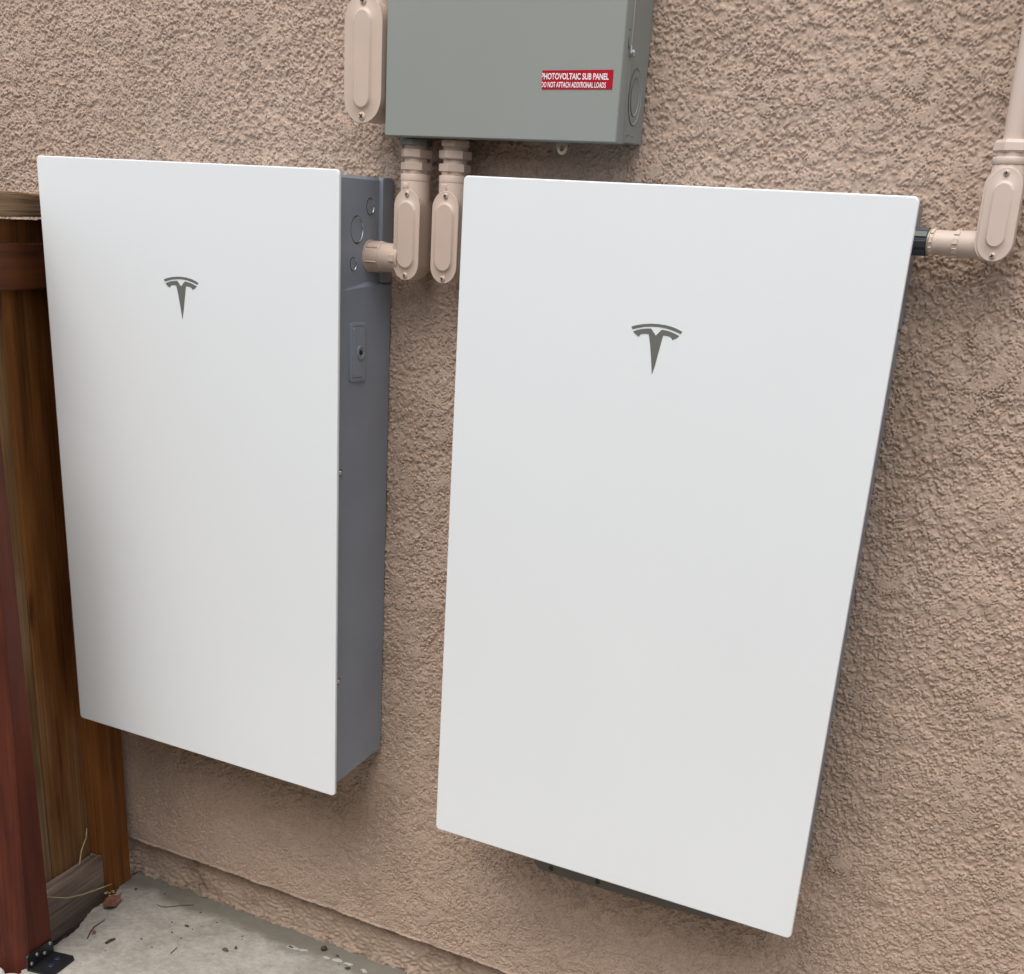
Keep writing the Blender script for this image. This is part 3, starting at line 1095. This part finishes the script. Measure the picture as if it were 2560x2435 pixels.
castle_ring(0.7415, 0.7470, 0.0180, bp_)
castle_ring(0.7762, 0.7845, 0.0178, bp_)
mb = MB().lathe((0, ORY, zs_), 'x', [(0.7390, 0.0150), (0.7390, 0.0188), (0.7412, 0.0192), (0.7416, 0.0150)], 32, caps=False)
part('washer', mb, M['chromate'], t)
mb = MB()
mb.lathe((0, ORY, zs_), 'x', [(0.690, 0.0172), (0.7375, 0.0172), (0.7388, 0.0165)], 32)
for k in range(8):
    tt = 2 * math.pi * k / 8 + 0.2
    c_, s_ = math.cos(tt), math.sin(tt)
    P = []
    for rr, hw in ((0.0165, 0.0052), (0.0186, 0.0040)):
        P += [(ORY + rr * c_ + hw * s_, zs_ + rr * s_ - hw * c_), (ORY + rr * c_ - hw * s_, zs_ + rr * s_ + hw * c_)]
    vs = [(x, p[0], p[1]) for x in (0.706, 0.7368) for p in (P[0], P[1], P[3], P[2])]
    mb.add(vs, [(0, 1, 2, 3), (4, 5, 6, 7), (0, 1, 5, 4), (1, 2, 6, 5), (2, 3, 7, 6), (3, 0, 4, 7)])
mb.lathe((0, ORY, zs_), 'x', [(0.698, 0.0190), (0.706, 0.0190), (0.7065, 0.0172)], 24)
part('hub', mb, M['hubgrey'], t, label='dark grey hub at the battery side', angle=20)

# ------------------------------------------------------------------ electrical panel
PX0, PX1, PZ0, PZ1, PF = -0.2308, 0.2245, 1.2070, 1.66, -0.055
t = thing('electrical_panel', 'grey-green electrical panel with red warning sticker, mounted above the batteries', 'electrical panel', ((PX0 + PX1) / 2, W0, PZ0))
mb = MB().box((PX0 + 0.003, PF + 0.020, PZ0 + 0.0035), (PX1 - 0.0035, W0 - 0.002, PZ1 - 0.003), 0.0012)
box_o = part('box', mb, M['panelgrey'], t)
mb = MB()
rings = []
for ins, y in ((0.0, PF + 0.025), (0.0, PF + 0.0022), (0.0007, PF + 0.0007), (0.0022, PF)):
    rings.append(rrect(PX0 + ins, PX1 - ins, PZ0 + ins, PZ1 - ins, 0.0026 - ins, y, 4))
mb.loft(rings, cap0=False)
rings = [rrect(PX0, PX1, PZ0, PZ1, 0.0026, PF + 0.025, 4), rrect(PX0 + 0.0012, PX1 - 0.0012, PZ0 + 0.0012, PZ1 - 0.0012, 0.0014, PF + 0.025, 4),
         rrect(PX0 + 0.0012, PX1 - 0.0012, PZ0 + 0.0012, PZ1 - 0.0012, 0.0014, PF + 0.004, 4)]
mb.loft(rings, False, True)
cover = part('panel_cover', mb, M['panelgrey'], t, angle=50)
# rolled rear edge of the cover's right return
mb = MB().tube([(PX1 + 0.0002, PF + 0.0242, PZ0 + 0.001), (PX1 + 0.0002, PF + 0.0242, PZ1 - 0.001)], 0.0012, 8)
part('rolled_edge', mb, M['paleedge'], t, cover)
# hasp eye below
mb = MB()
n = 28
hx, hz, hy = 0.1085, 1.1992, -0.022
oc, ic = [], []
for i in range(n):
    a = 2 * math.pi * i / n
    r = 0.0095
    ox, oz = r * math.cos(a), r * math.sin(a)
    if 0.1 < a < math.pi * 0.97:
        oz = max(oz, 0.0075)
        ox *= 1.05 if a < 1.6 else 1.3
    oc.append((hx + ox, hz + oz))
    ic.append((hx + 0.0046 * math.cos(a), hz - 0.0002 + 0.0046 * math.sin(a)))
mb.loft([[(x, hy, z) for x, z in oc], [(x, hy - 0.0018, z) for x, z in oc], [(x, hy - 0.0018, z) for x, z in ic], [(x, hy, z) for x, z in ic], [(x, hy, z) for x, z in oc]], False, False)
part('hasp', mb, M['chromate'], t)
# side: latch tab, slot, hole, knockout rings, stamped ticks
xe = PX1
mb = MB()
mb.box((xe - 0.001, -0.0395, 1.3290), (xe + 0.0055, -0.0315, 1.3405), 0.0012)
mb.lathe((xe, -0.0325, 1.3312), 'x', [(0, 0.0056), (0.0075, 0.0056), (0.0095, 0.0036), (0.0097, 0.0002)], 14)
part('latch', mb, M['galv'], t)
mb = MB()
mb.box((xe - 0.0003, -0.0418, 1.3350), (xe + 0.0003, -0.0405, 1.3510))
mb.lathe((xe, -0.040, 1.3605), 'x', [(0.0003, 0.0016), (0.0004, 0.0001)], 12, caps=False)
part('slot', mb, M['casing_dark'], t)
xb_ = PX1 - 0.0035
for ry, rz in ((0.0205, 0.0385), (0.0138, 0.0262)):
    mb = MB()
    ring_groove(mb, xb_ + 0.0002, 0.0015, 1.2745, ry, rz, 0.05, 0.0012)
    part('knockout', mb, [M['panelgrey'], M['knockdark']], t)
mb = MB()
for k, (dy, hgt) in enumerate(((-0.026, 0.003), (-0.017, 0.001), (-0.008, 0.003), (0.002, 0.001))):
    mb.box((xb_ - 0.0002, dy, 1.2195), (xb_ + 0.0003, dy + (0.001 if k % 2 == 0 else 0.004), 1.2195 + hgt))
part('stamped_tick', mb, M['casing_dark'], t)

# sticker and lettering
mb = MB()
SL = [(0.0817, 1.2791), (0.2103, 1.2801), (0.2101, 1.3065), (0.0809, 1.3052)]
mb.prism(SL, PF - 0.0006, PF + 0.0002)
sticker = part('warning_label', mb, M['red'], t, cover)


def lettering(body, x0, x1, z0, z1, clip, bold):
    cu = bpy.data.curves.new('lettering', 'FONT')
    cu.body = body
    cu.size = 1.0
    cu.offset = bold
    cu.resolution_u = 4
    to = bpy.data.objects.new('lettering', cu)
    col.objects.link(to)
    dg = C.evaluated_depsgraph_get()
    me = bpy.data.meshes.new_from_object(to.evaluated_get(dg))
    bpy.data.objects.remove(to)
    bpy.data.curves.remove(cu)
    co = np.array([v.co[:] for v in me.vertices])
    a, b = co[:, 0].min(), co[:, 0].max()
    c, d = co[:, 1].min(), co[:, 1].max()
    off = ORG['electrical_panel']
    for v in me.vertices:
        v.co = Vector((x0 + (v.co.x - a) / (b - a) * (x1 - x0) - off[0], PF - 0.0009 - off[1], z0 + (v.co.y - c) / (d - c) * (z1 - z0) - off[2]))
    bm = bmesh.new()
    bm.from_mesh(me)
    bmesh.ops.bisect_plane(bm, geom=bm.verts[:] + bm.edges[:] + bm.faces[:], plane_co=(clip - off[0], 0, 0), plane_no=(-1, 0, 0), clear_outer=True)
    bm.to_mesh(me)
    bm.free()
    me.materials.clear()
    me.materials.append(M['white'])
    o = bpy.data.objects.new('lettering', me)
    col.objects.link(o)
    o.parent = sticker
    return o


lettering('PHOTOVOLTAIC SUB PANEL', 0.0800, 0.2029, 1.2928, 1.3016, 0.0812, 0.024)
lettering('DO NOT ATTACH ADDITIONAL LOADS', 0.0806, 0.1990, 1.2819, 1.2895, 0.0816, 0.020)

# ------------------------------------------------------------------ fence
fence = thing('wooden_fence', 'brown stained wooden fence end with weathered cap rail and grey bottom rail against the wall', 'fence', (Q.x, Q.y, GROUND), (0, 0, 0), local=True)
# local frame of the fence: x along n (towards the yard), y along -a (towards the wall)
fence.rotation_euler = (0, 0, TH)
g0 = -GROUND


def fbox(name, a0, a1, n0, n1, z0, z1, mat, bev=0.002, jitter=0.0, owner=None, label=None):
    mb = MB()
    owner = owner or fence
    # cut the long sides so edges can wander slightly like sawn timber
    nseg = 26 if jitter else 1
    long_z = (z1 - z0) > (a1 - a0)
    if not jitter:
        mb.box((n0, -a1, z0 + g0), (n1, -a0, z1 + g0), bev)
    else:
        rings = []
        ph = [rnd.uniform(0, 6) for _ in range(6)]
        for i in range(nseg + 1):
            s = i / nseg
            j = [jitter * (math.sin(7 * s + ph[k]) + 0.6 * math.sin(17 * s + ph[k + 2])) for k in range(3)]
            b_ = bev
            if long_z:
                z = z0 + (z1 - z0) * s + g0
                A0, A1, N0, N1 = a0 + j[0], a1 + j[1], n0, n1 + j[2] * 0.6
                ring = [(N0, -A0 - b_, z), (N0 + b_, -A0, z), (N1 - b_, -A0, z), (N1, -A0 - b_, z), (N1, -A1 + b_, z), (N1 - b_, -A1, z), (N0 + b_, -A1, z), (N0, -A1 + b_, z)]
            else:
                a = -(a0 + (a1 - a0) * s)
                Z0, Z1, N0, N1 = z0 + g0 + j[0], z1 + g0 + j[1], n0, n1 + j[2] * 0.6
                ring = [(N0, a, Z0 + b_), (N0 + b_, a, Z0), (N1 - b_, a, Z0), (N1, a, Z0 + b_), (N1, a, Z1 - b_), (N1 - b_, a, Z1), (N0 + b_, a, Z1), (N0, a, Z1 - b_)]
            rings.append(ring)
        mb.loft(rings)
    o = obj(name, mb, mat, owner, label, angle=30)
    return o


def axis_mat(m):
    """boards in this frame run along local y when horizontal"""
    for n in m.node_tree.nodes:
        if n.type == 'MAPPING':
            s = n.inputs['Scale'].default_value
            n.inputs['Scale'].default_value = (s[1], s[0], s[2])


for k in ('rail', 'upper_rail', 'cap'):
    axis_mat(M[k])
fbox('post', -0.056, 0.0, -0.088, 0.0, GROUND - 0.05, 1.036, M['wallpost'], 0.003, 0.0006)
fbox('picket', 0.003, 0.1655, -0.096, -0.078, GROUND - 0.06, 1.034, M['picket'], 0.0015, 0.0012)
fbox('picket', 0.171, 0.318, -0.098, -0.0775, GROUND - 0.06, 1.034, M['picket2'], 0.0015, 0.0020)
fbox('picket', 0.323, 0.440, -0.097, -0.079, GROUND - 0.06, 1.034, M['picket'], 0.0015, 0.0012)
fbox('bottom_rail', 0.003, 0.445, -0.0765, -0.043, -0.556, -0.4095, M['rail'], 0.004, 0.0009)
fbox('upper_rail', 0.001, 0.445, -0.0765, -0.046, 0.906, 0.9925, M['upper_rail'], 0.003, 0.0006)
fbox('cap', -0.060, 0.455, -0.125, -0.040, 1.0395, 1.0830, M['cap'], 0.004, 0.0008)
mb = MB()
mb.lathe((-0.060, -0.026, g0 - 0.409), 'z', [(0, 0.002), (0.010, 0.002), (0.010, 0.0046), (0.0122, 0.0046), (0.0128, 0.0001)], 14)
obj('nail', mb, M['galv'], fence)

# red post at the front
rp = thing('fence_post', 'thick red-stained wooden post with black corner bracket at its foot', 'post', fw(0.415, -0.001, GROUND), (0, 0, TH), local=True)
mb = MB()
rings = []
for i in range(13):
    s = i / 12
    z = s * 1.25 - 0.03
    da = -0.033 * s * 1.25          # leans a touch towards the wall
    db = -0.0 * s
    A0, A1, N = -0.050, 0.050, 0.048
    b_ = 0.004
    ya0, ya1 = -(A0 + 0.010 * s - 0.0), -(A1 + da * 1.35)
    ring = [(-N, ya0 - b_, z), (-N + b_, ya0, z), (N - b_, ya0, z), (N, ya0 - b_, z), (N, ya1 + b_, z), (N - b_, ya1, z), (-N + b_, ya1, z), (-N, ya1 + b_, z)]
    rings.append(ring)
mb.loft(rings)
obj('post_timber', mb, M['redwood'], rp, angle=30)

br = thing('angle_bracket', 'black steel angle bracket with four pale screws, joining red post to concrete', 'bracket', fw(0.421, 0.049, GROUND), (0, 0, TH), local=True)
mb = MB()
th_ = 0.003
# upright plate (local x = n, y = -a)
mb.add([(x, y, z) for x in (0.0, th_) for y, z in ((-0.051, 0.0), (0.049, 0.0), (0.049, 0.034), (0.044, 0.038), (-0.046, 0.038), (-0.051, 0.034))],
       [(0, 1, 2, 3, 4, 5), (6, 7, 8, 9, 10, 11)] + [(i, (i + 1) % 6, (i + 1) % 6 + 6, i + 6) for i in range(6)])
obj('upright_plate', mb, M['black'], br)
mb = MB()
fp = [(th_ * 0.4, -0.051), (0.058, -0.051), (0.066, -0.043), (0.066, 0.035), (0.055, 0.048), (th_ * 0.4, 0.049)]
nf = len(fp)
mb.add([(x, y, 0.001) for x, y in fp] + [(x, y, 0.0042) for x, y in fp], [tuple(range(nf)), tuple(range(nf, 2 * nf))] + [(i, (i + 1) % nf, (i + 1) % nf + nf, i + nf) for i in range(nf)])
fl = obj('floor_plate', mb, M['black'], br)
mb = MB()
for (x, y) in ((0.030, 0.020), (0.034, -0.012)):
    mb.lathe((x, y, 0.0043), 'z', [(0, 0.0065), (0.0004, 0.0062), (0.0004, 0.0035)], 16, caps=False)
obj('hole_mark', mb, M['bluemark'], br, None) if False else None
for a, z in ((0.3843, -0.4599), (0.4357, -0.4637), (0.4073, -0.4743), (0.4581, -0.4773)):
    mb = MB()
    y = -(a - 0.421)
    mb.lathe((th_, y, z - GROUND), 'x', [(0, 0.0045), (0.0012, 0.0043), (0.002, 0.0030), (0.0015, 0.0014)], 16, caps=False)
    mb.cur = 1
    mb.lathe((th_ + 0.0014, y, z - GROUND), 'x', [(0.0002, 0.0016), (0.0003, 0.0001)], 10, caps=False)
    obj('screw', mb, [M['screwwhite'], M['slot']], br)
for (x, y) in ((0.030, 0.022), (0.036, -0.012)):
    mb = MB()
    mb.lathe((x, y, 0.0042), 'z', [(0, 0.0068), (0.0007, 0.0060), (0.0005, 0.0030), (0.0008, 0.0001)], 16, caps=False)
    obj('bolt_head', mb, M['bluemark'], br)


# unseen plank fence added behind the camera to shade the lower wall
nb = thing('added_shade_fence', 'tall plain plank fence out of view, added to shade the lower house wall', 'fence', (0, -3.3, GROUND), local=True)
mb = MB()
for k in range(56):
    x = -4.2 + k * 0.15
    mb.box((x, -0.01, -0.05), (x + 0.145, 0.01, 2.30 + rnd.uniform(-.01, .01)))
obj('planks', mb, M['picket2'], nb)
mb = MB()
for z in (0.25, 1.95):
    mb.box((-4.2, 0.011, z), (4.2, 0.05, z + 0.09))
obj('rails', mb, M['picket2'], nb)

# ------------------------------------------------------------------ small litter
def lump(name, x, y, z, rx, ry, rz, mat, seed, sub=2):
    bm = bmesh.new()
    bmesh.ops.create_icosphere(bm, subdivisions=sub, radius=1.0)
    r_ = random.Random(seed)
    ph = [r_.uniform(0, 6.3) for _ in range(6)]
    rot = r_.uniform(0, 3.14)
    for v in bm.verts:
        p = v.co
        k = 1 + 0.22 * math.sin(2.3 * p.x + ph[0]) * math.cos(2.9 * p.y + ph[1]) + 0.14 * math.sin(4.1 * p.z + ph[2] + 3 * p.x)
        q = Vector((p.x * rx * k, p.y * ry * k, p.z * rz * k))
        v.co = Vector((q.x * math.cos(rot) - q.y * math.sin(rot), q.x * math.sin(rot) + q.y * math.cos(rot), q.z))
    mb = MB()
    bm.verts.index_update()
    mb.add([v.co[:] for v in bm.verts], [[v.index for v in f.verts] for f in bm.faces])
    bm.free()
    o = obj(name, mb, mat, angle=50)
    o.location = (x, y, z)
    return o


HUSK = [(-1.003, -0.0185, 5), (-0.803, -0.0933, 3), (-0.7593, -0.0872, 6), (-0.7645, -0.1326, 3.4), (-0.7268, -0.1401, 2.6), (-0.8232, -0.097, 2), (-0.7472, -0.2159, 2.4), (-0.8179, -0.2966, 2.4),
        (-0.797, -0.2022, 3.2), (-0.5913, -0.0972, 5.5), (-0.7868, -0.0111, 2.6), (-0.718, -0.0264, 2.2), (-0.7174, -0.0028, 2.0), (-0.6601, -0.156, 2), (-0.3807, 0.0242, 4.6),
        (-0.3235, -0.0106, 6.5), (-0.3523, -0.0062, 2.6), (-0.6208, -0.0419, 2.6), (-0.9292, 0.0103, 2.4), (-0.7382, -0.0895, 2.4), (-0.7303, -0.0831, 2.0)]
for i, (x, y, r_) in enumerate(HUSK):
    r_ *= 0.0008
    if r_ < 0.0017:
        continue
    big = r_ > 0.0045
    o = lump('seed_husk', x, y, GROUND + r_ * 0.5, r_ * 1.3, r_ * 0.8, r_ * 0.6, M['husk'], i + 1)
    tag(o, 'dark brown seed husk lying on the pale concrete slab', 'husk', 'seed husks scattered on the concrete')
o = lump('dropping', -0.4249, 0.0281, GROUND + 0.005, 0.010, 0.007, 0.006, M['husk'], 77)
tag(o, 'blackish crumbly clump on the damp concrete strip at the foot of the wall', 'debris')
o = lump('crushed_husk', -0.6035, -0.121, GROUND + 0.003, 0.008, 0.005, 0.0035, M['twig'], 78)
tag(o, 'crushed grey-brown husk with pale fibres on the concrete, next to a round dark husk', 'husk')
# whitish efflorescence smears along the damp strip, built as thin patches
FL = [(-0.4956, -0.0108, 0.010), (-0.4845, -0.0083, 0.017), (-0.4620, -0.0045, 0.012), (-0.3962, 0.0007, 0.012), (-0.3688, 0.0080, 0.016), (-0.3351, 0.0095, 0.012), (-0.2860, 0.0060, 0.012)]
for i, (x, y, s) in enumerate(FL):
    n = 15
    ang = rnd.uniform(-0.3, 0.5)
    out = []
    for k in range(n):
        a = 2 * math.pi * k / n
        r_ = s * rnd.uniform(0.55, 1.25)
        u, v = r_ * math.cos(a), 0.45 * r_ * math.sin(a)
        out.append((u * math.cos(ang) - v * math.sin(ang), u * math.sin(ang) + v * math.cos(ang)))
    mb = MB().add([(u, v, 0.0004) for u, v in out] + [(u * .9, v * .9, 0.0016) for u, v in out],
                  [tuple(range(n, 2 * n))] + [(k, (k + 1) % n, (k + 1) % n + n, k + n) for k in range(n)])
    o = obj('efflorescence_patch', mb, M['flake'])
    o.location = (x, y, GROUND)
    tag(o, 'thin pale efflorescence along the damp strip of concrete', 'efflorescence', 'pale efflorescence patches on the concrete')

# dead leaf
mb = MB()
lp = [(-0.9748, -0.0990), (-0.9800, -0.0870), (-0.9900, -0.0930), (-1.0010, -0.1000), (-1.0000, -0.1180), (-0.9960, -0.1360), (-0.9820, -0.1480), (-0.9650, -0.1500), (-0.9600, -0.1380), (-0.9640, -0.1230)]
cxl = sum(p[0] for p in lp) / len(lp)
cyl = sum(p[1] for p in lp) / len(lp)
N = len(lp)
zt = lambda i: 0.012 + 0.006 * math.sin(i * 1.9) + 0.010 * (i in (1, 2, 3))
vs = [(x - cxl, y - cyl, zt(i)) for i, (x, y) in enumerate(lp)] + [((x - cxl) * .5, (y - cyl) * .5, 0.010 + 0.003 * math.sin(i)) for i, (x, y) in enumerate(lp)] + [(0, 0, 0.012)]
fs = [(i, (i + 1) % N, (i + 1) % N + N, i + N) for i in range(N)] + [(i + N, (i + 1) % N + N, 2 * N) for i in range(N)]
nv = len(vs)
vs += [(x, y, z - 0.0008) for x, y, z in vs]
fs += [tuple(j + nv for j in f) for f in fs] + [(i, (i + 1) % N, (i + 1) % N + nv, i + nv) for i in range(N)]
mb.add(vs, fs)
o = obj('dead_leaf', mb, M['leaf'], angle=60)
o.location = (cxl, cyl, GROUND - 0.002)
tag(o, 'curled reddish dead leaf at the edge of the concrete by the bottom rail', 'leaf')


def stalk(name, pts, r, mat, label, cat):
    mb = MB().tube(pts, r, 7)
    o = obj(name, mb, mat, angle=60)
    recentre(o, pts[0])
    return tag(o, label, cat)


stalk('stick', [(-0.8417, -0.2720, GROUND + .003), (-0.8430, -0.258, GROUND + .004), (-0.8420, -0.2430, GROUND + .003)], [0.0032, 0.0038, 0.0022], M['husk'], 'short dark stick on the pale concrete', 'stick')
stalk('twig', [(-0.894, -0.2812, GROUND + .002), (-0.9141, -0.2536, GROUND + .002), (-0.9259, -0.2297, GROUND + .0025), (-0.9356, -0.1863, GROUND + .0018)], [0.0014, 0.0016, 0.0015, 0.0008], M['twig'], 'curved brown twig on the concrete near the bottom rail', 'twig')
o = lump('leaf_scrap', -0.9045, -0.2515, GROUND + 0.003, 0.009, 0.005, 0.0022, M['leaf'], 91)
tag(o, 'small brown leaf scrap lying against the curved twig', 'leaf')
stalk('grass_stem', [(-0.8988, -0.0477, GROUND + .0015), (-0.880, -0.049, GROUND + .002), (-0.8704, -0.0419, GROUND + .0015), (-0.848, -0.012, GROUND + .002), (-0.8277, 0.0092, GROUND + .0015)], 0.0010, M['twig'], 'thin wavy brown grass stem on the concrete near the wall', 'stem')
stalk('grass_stem', [(-0.6904, -0.2129, GROUND + .0015), (-0.6999, -0.1821, GROUND + .0015)], 0.0009, M['twig'], 'short straight grass stem out in the middle of the concrete', 'stem')
st = [fw(a, n, z) for a, n, z in ((0.300, -0.034, -0.3935), (0.264, -0.022, -0.409), (0.206, -0.018, -0.4365), (0.1476, -0.016, -0.4535), (0.0831, -0.017, -0.468), (0.008, -0.018, -0.4841))]
st[0] = fw(0.29, -0.030, -0.398)
stalk('straw_stalk', st, [0.0010, 0.0012, 0.0014, 0.0017, 0.0018, 0.0014], M['straw'], 'long pale straw stalk curving across the front of the grey bottom rail', 'straw')
stalk('straw_stalk', [fw(0.0800, -0.060, -0.4085), fw(0.0620, -0.063, -0.376), fw(0.0300, -0.068, -0.3560), fw(0.018, -0.072, -0.335)], 0.0016, M['straw'], 'short straw stalk leaning against the picket above the bottom rail', 'straw')
for i, (a, n, s) in enumerate(((0.030, -0.012, 0.004), (0.022, -0.004, 0.003), (0.015, -0.010, 0.0035), (0.034, -0.020, 0.006), (0.042, -0.002, 0.003))):
    p = fw(a, n, GROUND - 0.008)
    o = lump('straw_bit', p[0], p[1], p[2], s * 1.3, s * 0.6, s * 0.6, M['straw'], 300 + i)
    tag(o, 'pale straw fragment in the dark gap at the foot of the brown post', 'straw', 'straw fragments by the post')

# white stones beyond the red post
ST = [(0.468, -0.066, 0.032), (0.512, -0.018, 0.034), (0.535, -0.072, 0.036), (0.510, 0.026, 0.024), (0.575, -0.020, 0.034), (0.560, 0.028, 0.026)]
for i, (a, n, s) in enumerate(ST):
    p = fw(a, n, -0.500)
    o = lump('white_stone', p[0], p[1], p[2], s, s * 0.8, s * 0.62, M['stone'], 400 + i, 3)
    tag(o, 'rough white stone in the gravel at the foot of the red post', 'stone', 'white stones by the red post')
